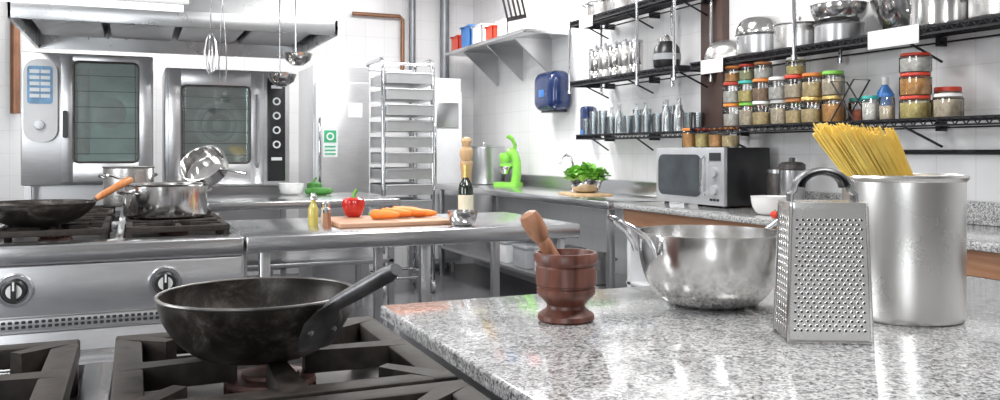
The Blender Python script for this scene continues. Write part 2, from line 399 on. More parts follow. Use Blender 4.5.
for o in (-.02,.02):
    part(B().lathe([(0,0),(.006,0),(.004,.004),(0,.005)],10,M=Matrix.Translation(D*.145+S*o+Vector((0,0,.055)))@Matrix.Rotation(ph,4,'Z')@Matrix.Rotation(pi/2,4,'Y')),'rivet',HANDLE,T)

# ------------------------------------------------------------------ granite island
T=thing('kitchen_island','kitchen island with polished speckled grey granite top','table',(1.22,.66,0))
part(B().box(-.75,.75,-1.06,1.06,.872,.9,.006,seg=3),'worktop',GRAN,T,'polished speckled grey granite slab')
part(B().box(-.72,.72,-1.02,1.02,.1,.872,.004),'body',STEEL,T)
part(B().box(-.66,.66,-.96,.96,0,.1),'plinth',DKSTEEL,T)

T=thing('mortar','dark reddish-brown turned wooden mortar on the granite top','mortar',(.753,1.429,.9))
mp=[(0,0),(.05,0),(.054,.004),(.053,.012),(.046,.017),(.037,.024),(.036,.03),(.044,.04),(.053,.048),(.0555,.054),(.0555,.062),(.053,.064),(.053,.067),(.057,.069),(.058,.085),(.0575,.102),(.055,.105),(.0565,.108),(.06,.112),(.0605,.124),(.058,.129),(.053,.129),(.05,.12),(.046,.09),(.04,.06),(.02,.045),(0,.043)]
part(B().lathe(mp,56),'mortar_body',MORT,T)
A=Vector((.765,1.43,.958)); Bt=Vector((.682,1.447,1.1)); dr=(Bt-A)
solo(B().tube([A+dr*f for f in (-.06,0,.06,.25,.5,.62,.66,.72,.78,.92,1.0,1.03)],[.006,.014,.017,.0145,.0135,.0135,.012,.0175,.0195,.0205,.017,.008],20),'pestle',PESTLE,'brown wooden pestle leaning inside the mortar','pestle')

T=thing('mixing_bowl','softly brushed stainless steel mixing bowl with loop handles','bowl',(1.109,1.46,.9),rz=0)
part(B().lathe(bowlprof(.149,.148,.068,.0025,18,2.15,.006),72),'bowl_body',BOWLM,T)
for ang in (pi*.95,-.05*pi):
    M=Matrix.Rotation(ang,4,'Z')
    pts=[(.146,-.05,.11),(.152,-.051,.128),(.168,-.05,.15),(.194,-.044,.17),(.21,-.03,.18),(.216,-.012,.184),(.216,.012,.184),(.21,.03,.18),(.194,.044,.17),(.168,.05,.15),(.152,.051,.128),(.146,.05,.11)]
    part(B().tube(pts,.0085,12,M=M,flat=(1,.5)),'handle',CHROME,T,'flat polished steel loop handle')

T=thing('stock_pot','tall brushed stainless steel stock pot holding spaghetti','pot',(1.369,1.203,.9))
part(B().lathe([(0,0),(.104,0),(.108,.004),(.109,.012),(.1095,.262),(.114,.266),(.1155,.27),(.114,.274),(.109,.275),(.1065,.272),(.106,.262),(.106,.006),(0,.004)],96),'pot_body',POTM,T)
b=B()
for i in range(680):
    a=random.uniform(0,2*pi); r=math.sqrt(random.random())
    bx=1.43+.026*r*math.cos(a); by=1.19+.026*r*math.sin(a)
    a2=a+random.uniform(-.25,.25)
    tx=1.285+.098*r*math.cos(a2); ty=1.24+.045*r*math.sin(a2)
    tz=1.258+random.uniform(-.014,.012)-.06*(tx-1.285)
    b.tube([(bx,by,.91),(bx*.3+tx*.7+.016,by*.3+ty*.7,1.155),(tx,ty,tz)],.0014,4)
o=solo(b,'spaghetti',PASTA,'bundle of dry yellow spaghetti standing in the pot','pasta'); o['kind']='stuff'

# grater
T=thing('box_grater','bright stainless steel four-sided box grater with dark handle','grater',(1.082,1.117,.9),rz=math.radians(-28))
W0,D0,W1,D1,hh=.068,.046,.061,.04,.228
def gpt(x,y,z):
    f=z/hh; return (x*(W0+(W1-W0)*f),y*(D0+(D1-D0)*f),z)
b=B()
vs=[gpt(x,y,z) for z in (0,.012,hh) for (x,y) in ((-1,-1),(1,-1),(1,1),(-1,1))]
fs=[]
for k in (0,4):
    for i in range(4): j=(i+1)%4; fs.append([k+i,k+j,k+4+j,k+4+i])
b.add(vs,fs)
part(b,'grater_body',GRAT,T)
b=B()
for (x,y) in ((-1,-1),(1,-1),(1,1),(-1,1)): b.tube([gpt(x,y,0),gpt(x,y,hh)],.003,8)
b.tube([gpt(*c,.003) for c in ((-1,-1),(1,-1),(1,1),(-1,1))],.0035,8,closed=True)
part(b,'edge_rim',POL,T)
def face_dots(b,side,rows,cols,rr,kind):
    for r in range(rows):
        z=.022+(hh-.045)*r/(rows-1)
        for c in range(cols):
            if kind=='fine' and r%2 and c==cols-1: continue
            u=-.84+1.68*(c+(.5 if r%2 and kind=='fine' else 0))/(cols-1)
            if side=='f': p=Vector(gpt(u,-1,z)); n=Vector((0,-1,.03)); t=Vector((1,0,0))
            else: p=Vector(gpt(-1,u,z)); n=Vector((-1,0,.03)); t=Vector((0,-1,0))
            n.normalize(); w=n.cross(t)
            M=Matrix((( t.x,w.x,n.x,p.x),(t.y,w.y,n.y,p.y),(t.z,w.z,n.z,p.z),(0,0,0,1)))
            b.lathe([(rr*1.3,0),(rr*1.05,.0007),(rr*.95,.0007)],8,m=0,M=M)
            b.lathe([(0,.0006),(rr*.98,.0006)],8,m=1,M=M)
b=B(); face_dots(b,'f',25,12,.0023,'fine'); part(b,'fine_blades',[GRAT,DARK],T,'rows of fine raised grating holes')
b=B(); face_dots(b,'s',17,6,.0036,'coarse'); part(b,'coarse_blades',[GRAT,DARK],T,'rows of coarse grating holes')
part(B().rbox(-W1-.003,W1+.003,-D1-.003,D1+.003,hh-.004,hh+.006,.008,axis='z'),'top_plate',GRAT,T)
b=B(); n=14
pts=[(-.054,0,hh+.002),(-.053,0,hh+.018)]+[(-.047*math.cos(pi*i/n),0,hh+.024+.036*math.sin(pi*i/n)) for i in range(n+1)]+[(.053,0,hh+.018),(.054,0,hh+.002)]
b.tube(pts,.016,14,flat=(1.1,.28))
part(b,'handle',HANDLE,T,'dark arched handle')
b=B()
pts=[(-.034*math.cos(pi*i/n),0,hh+.03+.026*math.sin(pi*i/n)) for i in range(n+1)]
b.tube(pts,.011,12,flat=(1.3,.5))
part(b,'grip',BLACK,T,'black plastic grip')

# ------------------------------------------------------------------ steel work tables
def table(x0,x1,y0,y1,zt,th,label,shelf=None,legs=None,name='work_table'):
    cx,cy=(x0+x1)/2,(y0+y1)/2; T=thing(name,label,'table',(cx,cy,0))
    def L(b,n,m,lab=None): return part(b.shift((cx,cy,0)),n,m,T,lab)
    L(B().box(x0,x1,y0,y1,zt-th,zt,.006,seg=3),'worktop',STEELH)
    for X in (legs or [x0+.05,x1-.05]):
        for Y in (y0+.05,y1-.05):
            L(B().box(X-.02,X+.02,Y-.02,Y+.02,.03,zt-th,.004).cyl((X,Y,0),(X,Y,.04),.018),'leg',STEEL)
    if shelf: L(B().box(x0+.03,x1-.03,y0+.03,y1-.03,shelf-.03,shelf,.005),'undershelf',STEEL)
    return T
table(.388,1.80,3.28,4.10,.9,.062,'long stainless steel work table with vegetables on it',shelf=.22,legs=[.46,1.1,1.72])
table(.42,1.645,5.5,6.5,.9,.05,'stainless steel work table beside the ovens',shelf=.5)

T=thing('cutting_board','brown wooden cutting board holding carrots and pepper','cutting board',(1.03,3.68,.9),rz=.02)
part(B().box(-.25,.25,-.2,.2,0,.02,.006,seg=3),'board',BOARD,T)
def carrot(loc,rz,L=.18,r=.02,lab='whole orange carrot lying on the cutting board'):
    T=thing('carrot',lab,'carrot',loc,rz,group='carrots on the cutting board')
    M=Matrix.Rotation(pi/2,4,'Y')
    prof=[(0,0),(r*.6,.002),(r*.95,.01),(r,.025),(r*.92,L*.45),(r*.74,L*.75),(r*.45,L*.94),(r*.12,L*.99),(0,L)]
    part(B().lathe(prof,20,M=M),'root',CARROT,T)
    part(B().cyl((-.012,0,0),(.003,0,0),.006,.008,seg=8),'stem',STEM,T)
zc=.9205
for (x,y,rz,L,r) in [(.96,3.65,-.75,.14,.022),(1.02,3.71,-.7,.15,.023),(1.09,3.72,-.6,.15,.023),(1.16,3.69,-.65,.12,.02),(1.1,3.82,-.1,.14,.022)]:
    carrot((x,y,zc+r),rz,L,r)
def pepper(loc,mat,lab,r=.045,rz=0):
    T=thing('bell_pepper',lab,'pepper',loc,rz)
    part(B().lathe([(0,.008),(r*.5,0),(r*.8,.012),(r*.95,.035),(r*1.08,.06),(r*1.0,.08),(r*.6,.088),(r*.2,.076),(0,.072)],48,lob=lambda a,z:.9+.16*abs(math.cos(2*a))),'pepper_body',mat,T)
    part(B().tube([(0,0,.07),(0,0,.088),(.004,0,.105),(.018,0,.122)],[.022,.009,.008,.009],8),'stem',STEM,T)
pepper((.92,3.81,.9205),REDP,'glossy red bell pepper with green stem on the cutting board',.052,rz=.5)
T=thing('oil_bottle','small glass bottle of yellow oil with steel cap','bottle',(.716,3.70,.9))
part(B().lathe([(0,0),(.021,0),(.022,.004),(.022,.07),(.016,.085),(.011,.095),(.011,.11),(0,.11)],24),'bottle_body',OIL,T)
part(B().lathe([(0,.108),(.015,.108),(.015,.128),(.008,.138),(0,.138)],20),'cap',POL,T)
T=thing('salt_shaker','small glass salt shaker with steel cap','shaker',(.775,3.72,.9))
part(B().lathe([(0,0),(.022,0),(.023,.004),(.019,.075),(0,.075)],8),'shaker_body',SALT,T)
part(B().lathe([(0,.073),(.02,.073),(.02,.09),(.012,.1),(0,.102)],20),'cap',POL,T)
T=thing('spice_shaker','small brown spice shaker with steel cap','shaker',(.755,3.60,.9))
part(B().lathe([(0,0),(.018,0),(.019,.004),(.016,.06),(0,.06)],8),'shaker_body',PESTLE,T)
part(B().lathe([(0,.058),(.017,.058),(.017,.072),(.01,.08),(0,.08)],20),'cap',POL,T)
T=thing('wine_bottle','dark glass bottle with pale paper label','bottle',(1.385,3.60,.9))
part(B().lathe([(0,0),(.031,0),(.034,.004),(.034,.15),(.03,.17),(.014,.195),(.0125,.24),(.015,.242),(.015,.255),(0,.255)],32),'bottle_body',WINE,T)
part(B().lathe([(.0345,.04),(.0348,.042),(.0348,.12),(.0345,.122)],32),'bottle_label',LABEL,T)
part(B().lathe([(.0135,.2),(.0145,.2),(.0145,.24),(.0165,.24),(.0165,.257),(0,.258)],20),'capsule',GOLD,T)
T=thing('pepper_mill','tall pale wooden pepper mill','pepper mill',(1.45,3.76,.9))
part(B().lathe([(0,0),(.035,0),(.036,.01),(.03,.03),(.024,.12),(.024,.2),(.03,.25),(.033,.265),(.028,.275),(0,.275)],28),'mill_body',MILL,T)
part(B().lathe([(0,.275),(.026,.277),(.032,.3),(.033,.32),(.027,.335),(.018,.342),(.022,.355),(.026,.368),(.02,.382),(0,.387)],28),'mill_head',MILL,T)
solo(B().lathe(bowlprof(.064,.06,.03,.002,10,2,.002),36),'small_bowl',POL,'small stainless steel bowl on the work table','bowl',(1.30,3.414,.9))
solo(B().lathe(bowlprof(.09,.08,.04,.004,10,2,.002),36),'white_bowl',WHITE,'white ceramic bowl on the steel work table','bowl',(1.06,6.3,.9))
T=thing('cucumber','dark green cucumber on the steel work table','cucumber',(1.24,6.2,.927),-.3)
part(B().tube([(-.1,0,0),(-.09,0,0),(-.04,.004,0),(.04,.004,0),(.09,0,0),(.1,0,0)],[.006,.022,.027,.027,.02,.006],16),'cucumber_body',CUC,T)
part(B().cyl((.098,0,0),(.112,0,.003),.004),'stem',STEM,T)
pepper((1.24,6.36,.9),CUC,'dark green bell pepper on the work table',.05)

# ------------------------------------------------------------------ far range cookware
T=thing('wok','black iron wok with orange wooden handle on the range','wok',(-.33,3.63,.9385))
part(B().lathe(bowlprof(.2,.085,.07,.003,14,1.5,.002),56),'wok_body',PANBLK,T)
M=Matrix.Rotation(math.radians(32),4,'Z')
part(B().tube([(.185,0,.06),(.2,0,.075),(.235,0,.095)],[.012,.009,.008],10,M=M),'handle_socket',HANDLE,T)
part(B().tube([(.228,0,.09),(.25,0,.102),(.31,0,.132),(.37,0,.16),(.385,0,.166)],[.011,.014,.0145,.017,.008],14,M=M),'handle',OWOOD,T,'orange wooden handle')
def pot(name,label,loc,r,h,mat=POTM,handles='loop',lid=False,rz=0,cat='pot',rot=None,group=None,t=.003):
    T=thing(name,label,cat,loc,rz,group)
    if rot is not None: T.rotation_euler=rot
    part(B().lathe([(0,0),(r*.93,0),(r*.985,.006),(r,.02),(r,h-.008),(r+.004,h-.004),(r+.005,h),(r,h+.001),(r-t,h-.002),(r-t,.02),(r*.93,t+.004),(0,t+.002)],44),'pot_body',mat,T)
    if handles=='loop':
        for a in (0,pi):
            part(B().tube([(r-.001,-.045,h*.72),(r+.03,-.045,h*.78),(r+.042,-.03,h*.8),(r+.042,.03,h*.8),(r+.03,.045,h*.78),(r-.001,.045,h*.72)],.005,8,M=Matrix.Rotation(a,4,'Z')),'handle',CHROME,T)
    elif handles=='long':
        part(B().tube([(r-.002,0,h*.75),(r+.03,0,h*.85),(r+.1,0,h*.95),(r+.17,0,h*1.0)],[.009,.007,.008,.009],10,flat=(1,.6)),'handle',CHROME,T)
    if lid:
        part(B().lathe([(0,h+.045),(.012,h+.045),(.016,h+.035),(.006,h+.022),(r*.5,h+.014),(r,h+.004),(r+.006,h+.003),(r+.006,h),(0,h)],40),'lid',mat,T)
    return T
pot('saucepan','wide stainless steel cooking pot on the range',(.13,3.92,.9395),.168,.14,POL,handles='loop',rz=.6,cat='pot')
pot('cooking_pot','stainless steel pot on the rear range burner',(-.02,4.75,.9395),.12,.2,rz=.8)
pot('cooking_pot','upright stainless steel pot under a tilted pan',(.24,4.8,.9395),.095,.12,handles=None)
az=Vector((-.42,-.62,.66)).normalized(); ax=Vector((.75,-.25,-.45)); ax=(ax-az*ax.dot(az)).normalized(); ay=az.cross(ax)
RM=Matrix(((ax.x,ay.x,az.x),(ax.y,ay.y,az.y),(ax.z,ay.z,az.z)))
pot('saucepan','stainless steel saucepan tilted with handle pointing down',(.37,4.84,1.105),.12,.08,POL,'long',cat='pan',rot=RM.to_euler())

# ------------------------------------------------------------------ ovens
def oven(x0,x1,y0,z0,z1,style,label):
    cx=(x0+x1)/2; T=thing('combi_oven',label,'oven',(cx,y0+.4,0)); o=(cx,y0+.4,0)
    def L(b,n,m,lab=None,par=None): return part(b.shift(o),n,m,par or T,lab)
    L(B().box(x0,x1,y0+.02,y0+.8,z0,z1,.012),'body',STEELW)
    b=B()
    for X in (x0+.04,x1-.04):
        for Y in (y0+.08,y0+.74): b.box(X-.02,X+.02,Y-.02,Y+.02,0,z0)
    b.box(x0+.02,x1-.02,y0+.06,y0+.76,.3,.33); b.box(x0+.02,x1-.02,y0+.3,y0+.76,.4,z0)
    L(b,'stand',STEEL)
    if style==1: dx0,dx1=x0+.25,x1-.01
    else: dx0,dx1=x0+.02,x1-.2
    gx0,gx1=(dx0+.08,dx1-.09) if style==1 else (dx0+.09,dx1-.1)
    gz0,gz1=z0+.16,z1-.06
    if style==2: gz0,gz1=z0+.18,z1-.13
    b=B()
    b.box(dx0,gx0,y0-.035,y0+.018,z0+.02,z1-.015,.006); b.box(gx1,dx1,y0-.035,y0+.018,z0+.02,z1-.015,.006)
    b.box(gx0-.006,gx1+.006,y0-.0345,y0+.018,z0+.02,gz0,.004); b.box(gx0-.006,gx1+.006,y0-.0345,y0+.018,gz1,z1-.015,.004)
    d=L(b,'door',STEELW)
    CM=CAVITY if style==1 else CAVITY2
    L(B().box(gx0,gx1,y0+.006,y0+.0185,gz0,gz1),'oven_interior',CM,'tinted oven cavity',d)
    cxx=(gx0+gx1)/2; czz=(gz0+gz1)/2
    if style==2:
        C=Matrix.Translation((cxx+.02,y0+.006,czz))@Matrix.Rotation(pi/2,4,'X')
        b=B(); R=.17
        b.lathe([(R-.04,0),(R-.025,.004),(R-.01,.005),(R+.008,0)],44,M=C)
        b.lathe([(R*.5,0),(R*.56,.004),(R*.64,.004),(R*.7,0)],40,M=C)
        b.lathe([(0,.006),(.03,.006),(.045,0)],24,M=C)
        L(b,'fan_guard',SOFT,'round steel fan guard',d)
    else:
        b=B().box(gx0+.03,gx0+.1,y0-.002,y0+.008,gz0+.05,gz1-.05,.004)
        L(b,'inner_liner',SOFT,None,d)
        C=Matrix.Translation((cxx+.02,y0+.006,czz))@Matrix.Rotation(pi/2,4,'X')
        L(B().lathe([(0,.006),(.05,.006),(.08,.004),(.11,0)],36,M=C),'fan_guard',SOFT,None,d)
    b=B()
    for k in range(6):
        z=gz0+.06+k*(gz1-gz0-.1)/5.5; b.cyl((gx0,y0-.012,z),(gx1,y0-.012,z),.003,seg=8)
    for X in (gx0+.02,gx1-.02): b.cyl((X,y0-.01,gz0),(X,y0-.01,gz1),.004,seg=8)
    L(b,'wire_rack',CHROME,None,d)
    L(B().rbox(gx0-.004,gx1+.004,y0-.032,y0-.028,gz0-.004,gz1+.004,.03),'door_glass',OVGL,None,d)
    pts=[]; r=.035
    for (X,Z,a0) in ((gx1-r,gz1-r,0),(gx0+r,gz1-r,pi/2),(gx0+r,gz0+r,pi),(gx1-r,gz0+r,1.5*pi)):
        for i in range(5): a=a0+i*pi/8; pts.append((X+r*math.cos(a),y0-.034,Z+r*math.sin(a)))
    L(B().tube(pts,.008,8,closed=True),'window_trim',DKSTEEL,None,d)
    if style==1:
        L(B().rbox(dx0+.015,dx0+.045,y0-.085,y0-.06,z0+.33,z0+.52,.012).cyl((dx0+.03,y0-.065,z0+.46),(dx0+.03,y0-.03,z0+.46),.012),'door_handle',BLACK,'black lever handle',d)
        cp=L(B().rbox(x0+.02,x0+.23,y0-.03,y0+.02,z0+.3,z1-.05,.09,seg=8),'control_panel',WPLAS,'pale oval control panel')
        b=B().rbox(x0+.045,x0+.2,y0-.034,y0-.029,z1-.36,z1-.1,.02,m=0)
        for k in range(5): 
            b.box(x0+.06,x0+.12,y0-.037,y0-.033,z1-.15-k*.042,z1-.125-k*.042,m=1); b.box(x0+.127,x0+.185,y0-.037,y0-.033,z1-.15-k*.042,z1-.125-k*.042,m=1)
        L(b,'display',[DISP,SCREEN],'blue display with white fields',cp)
        L(B().lathe([(0,0),(.034,0),(.03,.025),(0,.028)],24,M=Matrix.Translation((x0+.12,y0-.03,z0+.42))@Matrix.Rotation(pi/2,4,'X')),'knob',SIL,'round grey dial',cp)
    else:
        L(B().tube([(dx1-.05,y0-.035,z0+.15),(dx1-.05,y0-.08,z0+.18),(dx1-.05,y0-.08,z1-.22),(dx1-.05,y0-.035,z1-.19)],.012,10),'door_handle',GREY,'grey bar handle',d)
        cp=L(B().box(x1-.165,x1-.035,y0+.004,y0+.024,z0+.04,z1-.05,.004),'control_panel',BLACK,'black control strip')
        for k in range(6):
            b=B(); M=Matrix.Translation((x1-.1,y0+.004,z1-.12-k*.11))@Matrix.Rotation(pi/2,4,'X')
            if k in (0,5): b.box(-.04,.04,-.012,.012,0,.003,M=M)
            else: b.lathe([(.018,0),(.018,.004),(.03,.004),(.03,0)],24,M=M)
            L(b,'button',SCREEN,'white button',cp)
    return T
oven(-.71,.135,6.65,.98,1.905,1,'stainless steel combi oven with pale oval control panel')
oven(.215,1.11,6.65,.95,1.83,2,'stainless steel combi oven with black control strip')

def cabinet(x0,x1,y0,y1,z1,label,stick=False):
    o=((x0+x1)/2,(y0+y1)/2,0); T=thing('refrigerator',label,'refrigerator',o)
    def L(b,n,m,lab=None,par=None): return part(b.shift(o),n,m,par or T,lab)
    bm_=STEELW if stick else WPLAS
    L(B().box(x0,x1,y0+.03,y1,.1,z1,.006),'body',bm_)
    for X in (x0+.06,x1-.06):
        for Y in (y0+.1,y1-.06): L(B().cyl((X,Y,0),(X,Y,.1),.02),'leg',STEEL)
    d=L(B().box(x0+.01,x1-.01,y0-.02,y0+.028,.15,z1-.14,.006),'door',bm_)
    L(B().box(x0+.03,x0+.05,y0-.06,y0-.04,.9,1.5,.006).box(x0+.03,x0+.05,y0-.045,y0-.018,.92,.95).box(x0+.03,x0+.05,y0-.045,y0-.018,1.45,1.48),'handle',CHROME,None,d)
    if stick:
        b=B().box(x0+.07,x0+.19,y0-.024,y0-.019,1.17,1.4,m=1); b.box(x0+.08,x0+.18,y0-.026,y0-.0235,1.29,1.39,m=0)
        b.lathe([(.02,0),(.02,.002),(.032,.002),(.032,0)],20,m=1,M=Matrix.Translation((x0+.13,y0-.026,1.34))@Matrix.Rotation(pi/2,4,'X'))
        for k in range(3): b.box(x0+.085,x0+.175,y0-.026,y0-.0235,1.19+k*.03,1.203+k*.03,m=0)
        L(b,'sticker',[SIGN,SCREEN],'green and white sticker',d)
        L(B().box(x0+.28,x0+.4,y0-.023,y0-.019,1.5,1.62),'label_plate',SCREEN,None,d)
    else:
        L(B().box(x0+.06,x1-.05,y0-.03,y0-.019,1.45,1.7,.004),'vent_panel',STEEL,None,d)
    return T
cabinet(1.36,1.83,7.0,7.7,1.93,'steel upright refrigerator with green and white sticker',True)
cabinet(2.70,3.04,8.0,8.42,1.95,'narrow white upright cabinet against the tiled wall')

# tray rack
ro=(2.15,7.22,0)
T=thing('tray_rack','chrome rolling rack loaded with steel trays','rack',ro)
x0,x1,y0,y1=1.93,2.37,6.95,7.49
def L(b,n,m,lab=None): return part(b.shift(ro),n,m,T,lab)
for X in (x0,x1):
    b=B(); pts=[(X,y0,.1)]+[(X,y0,1.9)]+[(X,y0+.08*(1-math.cos(t)),1.9+.1*math.sin(t)) for t in [i*pi/2/5 for i in range(1,6)]]+[(X,y1-.08+.08*math.sin(t),1.9+.1*math.cos(t)) for t in [i*pi/2/5 for i in range(6)]]+[(X,y1,.1)]
    b.tube(pts,.018,10)
    for k in range(12): b.box(X-.012 if X==x1 else X-.004,X+.004 if X==x1 else X+.012,y0,y1,.3+k*.135,.306+k*.135)
    b.cyl((X,y0,.14),(X,y1,.14),.012)
    L(b,'side_frame',CHROME)
for (Y,z) in ((y0,.14),(y1,.14),(y1,1.95),(y0+.02,1.96)): L(B().cyl((x0,Y,z),(x1,Y,z),.011),'cross_bar',CHROME)
for X in (x0,x1):
    for Y in (y0,y1):
        b=B(); b.lathe([(0,-.015),(.045,-.015),(.05,-.01),(.05,.01),(.045,.015),(0,.015)],20,M=Matrix.Translation((X,Y,.05))@Matrix.Rotation(pi/2,4,'Y')); b.box(X-.02,X+.02,Y-.015,Y+.015,.08,.11)
        L(b,'caster',[GREY])
tb=B(); w,dp=.2,.262
tb.box(-w,w,-dp,dp,0,.003)
for s in (-1,1):
    tb.box(s*w-.003,s*w+.003,-dp,dp,0,.082); tb.box(-w,w,s*dp-.003,s*dp+.003,0,.082); tb.tube([(-w,s*dp,.084),(w,s*dp,.084)],.009,8)
ty=None
for k in range(3,12):
    loc=(2.15,7.19+random.uniform(-.05,.01),.307+k*.135)
    if ty is None: ty=solo(tb,'sheet_tray',TRAYM,'deep stainless steel tray on the rolling rack','tray',loc,group='steel trays in the rack')
    else: dup(ty,loc)

# ------------------------------------------------------------------ hood
T=thing('extractor_hood','large stainless steel extractor hood over the cooking line','extractor hood',(.3,6.2,1.97))
hx0,hx1,hy0,hy1=-.95,.92,-.72,.85
b=B()
b.box(hx0,hx1,hy0,hy0+.02,0,.1,.003); b.box(hx0,hx1,hy1-.02,hy1,0,1.12,.003); b.box(hx0,hx0+.02,hy0,hy1,0,.1,.003); b.box(hx1-.02,hx1,hy0,hy1,0,.1,.003)
b.add([(hx0,hy0,.1),(hx1,hy0,.1),(hx1,hy0+.3,1.12),(hx0,hy0+.3,1.12),(hx0,hy1,.1),(hx1,hy1,.1),(hx1,hy1,1.12),(hx0,hy1,1.12)],[[0,1,2,3],[0,3,7,4],[1,5,6,2]])
part(b,'canopy',HOODM,T)
for k in range(4):
    xx=hx0+.06+k*.45; b=B(); b.box(xx,xx+.4,hy0+.1,hy1-.1,.1,.115)
    for j in range(22): b.box(xx,xx+.4,hy0+.12+j*.06,hy0+.15+j*.06,.085,.102)
    part(b,'filter_panel',STEEL,T)
T=thing('fluorescent_lamp','long white fluorescent light fitting below the hood edge','lamp',(-.5,5.3,2.03))
part(B().box(-.8,.8,-.05,.05,.04,.11,.01),'housing',WHITE,T)
part(B().cyl((-.77,0,.022),(.77,0,.022),.02,seg=16),'lamp_tube',LAMP,T)
for X in (-.6,.6): part(B().cyl((X,0,.11),(X,0,1.07),.006,seg=8),'suspension_rod',CHROME,T)

def rail(cx,cy,z,hw,label):
    T=thing('utensil_rail',label,'rail',(cx,cy,z))
    part(B().cyl((-hw,0,0),(hw,0,0),.01,seg=12),'rail',CHROME,T)
    for X in (-hw+.05,hw-.05): part(B().cyl((X,0,0),(X,0,CZ-z),.006,seg=8),'hanger',CHROME,T)
rail(.62,4.7,2.12,.55,'steel rail hung from the ceiling holding utensils')
rail(1.2,2.8,2.16,.3,'short steel rail hung from the ceiling')
def utensil(x,kind,L,lab,rz=0,y=4.7,z=2.12,tilt=0):
    T=thing(kind,lab,'utensil',(x,y,z),rz)
    if tilt: T.rotation_euler=(0,tilt,rz)
    b=B(); b.tube([(0,-.0,.012),(0,.014,.006),(0,.014,-.01),(0,0,-.03)],.0035,8); b.tube([(0,0,-.03),(0,0,-L*.5),(0,0,-L)],[.009,.007,.007],8,flat=(1,.5))
    part(b,'handle',CHROME,T)
    if kind=='ladle':
        part(B().lathe([(r*1.4,zz*1.5) for r,zz in [(0,-.045),(.02,-.043),(.045,-.025),(.056,0),(.054,0),(.043,-.023),(.02,-.04),(0,-.042)]],28,c=(0,-.07,-L+.01)),'ladle_bowl',POL,T)
    elif kind=='whisk':
        b=B()
        for k in range(5):
            a=k*pi/5; dx,dy=math.cos(a),math.sin(a)
            b.tube([(dx*.032*math.sin(t),dy*.032*math.sin(t),-L-.11+.11*math.cos(t)) for t in [2*pi*i/20 for i in range(20)]],.0018,5,closed=True)
        part(b,'whisk_wires',CHROME,T)
    elif kind=='tongs':
        for s in (-1,1): part(B().tube([(0,0,-.1),(s*.012,0,-.3),(s*.02,0,-.45),(s*.012,0,-.53)],[.008,.008,.01,.013],8,flat=(1,.3)),'tong_arm',CHROME,T)
    elif kind=='slotted_turner':
        b=B()
        for k in range(5): b.box(-.04+k*.0182,-.033+k*.0182,-.0015,.0015,-L-.09,-L)
        b.box(-.04,.04,-.0015,.0015,-L-.008,-L); b.box(-.04,.04,-.0015,.0015,-L-.1,-L-.085)
        part(b,'blade',DKSTEEL,T,'slotted dark blade')
    return T
utensil(.375,'whisk',.28,'steel balloon whisk hanging from the rail')
utensil(.435,'tongs',.1,'long steel tongs hanging from the rail')
utensil(.73,'ladle',.5,'large steel ladle hanging from the rail',.0)
utensil(.815,'ladle',.385,'large steel ladle hanging from the rail',.0)
utensil(1.16,'slotted_turner',.37,'dark slotted turner hanging from the rail',0,2.8,2.15,-.25)

# ------------------------------------------------------------------ sink counter along wall
table(2.73,3.385,4.62,7.92,.9,.05,'long stainless steel counter along the tiled wall',shelf=.3,legs=[2.78,3.33],name='steel_counter')
solo(B().box(3.36,3.39,4.7,7.9,.9,1.0,.004),'splashback',STEEL,'low stainless steel splashback on the counter','splashback')
T=thing('tap','chrome swan-neck tap on the steel counter','tap',(3.2,5.95,.9))
part(B().tube([(0,0,0),(0,0,.22),(-.02,0,.27),(-.06,0,.29),(-.1,0,.27),(-.12,0,.22)],.011,10),'spout',CHROME,T)
part(B().cyl((0,0,0),(0,0,.04),.022).tube([(0,0,.03),(0,.05,.05)],.006,8),'tap_base',CHROME,T)
pot('stock_pot','large stainless steel stock pot with lid on the counter',(3.12,7.62,.9),.2,.36,STEEL,lid=True)
pot('cooking_pot','stainless steel pot stored under the steel counter',(2.95,5.2,.301),.14,.2)
for (Y,mt,h,nm) in ((5.7,WPLAS,.18,'white'),(6.1,GREY,.16,'grey'),(6.5,WPLAS,.16,'pale')):
    T2=thing('storage_box',nm+' plastic storage box under the steel counter','box',(2.95,Y,.301))
    part(B().box(-.15,.15,-.13,.13,0,h,.01),'box_body',mt,T2); part(B().box(-.156,.156,-.136,.136,h-.01,h+.015,.006),'lid',GREY,T2)
# juicer
T=thing('lever_juicer','bright green hand lever juicer on the counter','juicer',(3.15,7.1,.9),rz=-.9)
part(B().rbox(-.13,.12,-.09,.09,0,.035,.05,axis='z').tube([(.07,0,.03),(.085,0,.12),(.085,0,.22),(.06,0,.29),(.0,0,.31)],[.045,.04,.04,.042,.045],16).rbox(-.08,.06,-.055,.055,.18,.21,.045,axis='z'),'juicer_frame',GRN,T)
part(B().lathe([(0,.1),(.03,.11),(.068,.17),(.07,.18),(.03,.18),(0,.18)],24,c=(-.03,0,0)),'juice_cup',POL,T)
part(B().lathe([(0,.215),(.05,.215),(.062,.26),(.05,.3),(0,.31)],24,c=(-.03,0,0)),'press_dome',GRN,T)
part(B().tube([(.04,.02,.31),(.06,.02,.37),(.04,.0,.43),(.0,-.02,.46)],[.022,.018,.018,.022],12),'lever',GRN,T)
solo(B().box(-.2,.2,-.14,.14,0,.018,.005),'cutting_board',MILL,'pale wooden cutting board under a bowl of greens','cutting board',(3.0,5.4,.9),(0,0,1.4))
T=thing('steel_bowl','steel bowl full of fresh green leaves','bowl',(3.02,5.42,.919))
part(B().lathe(bowlprof(.12,.1,.06,.004,10,2,.002),36),'bowl_body',POL,T)
b=B()
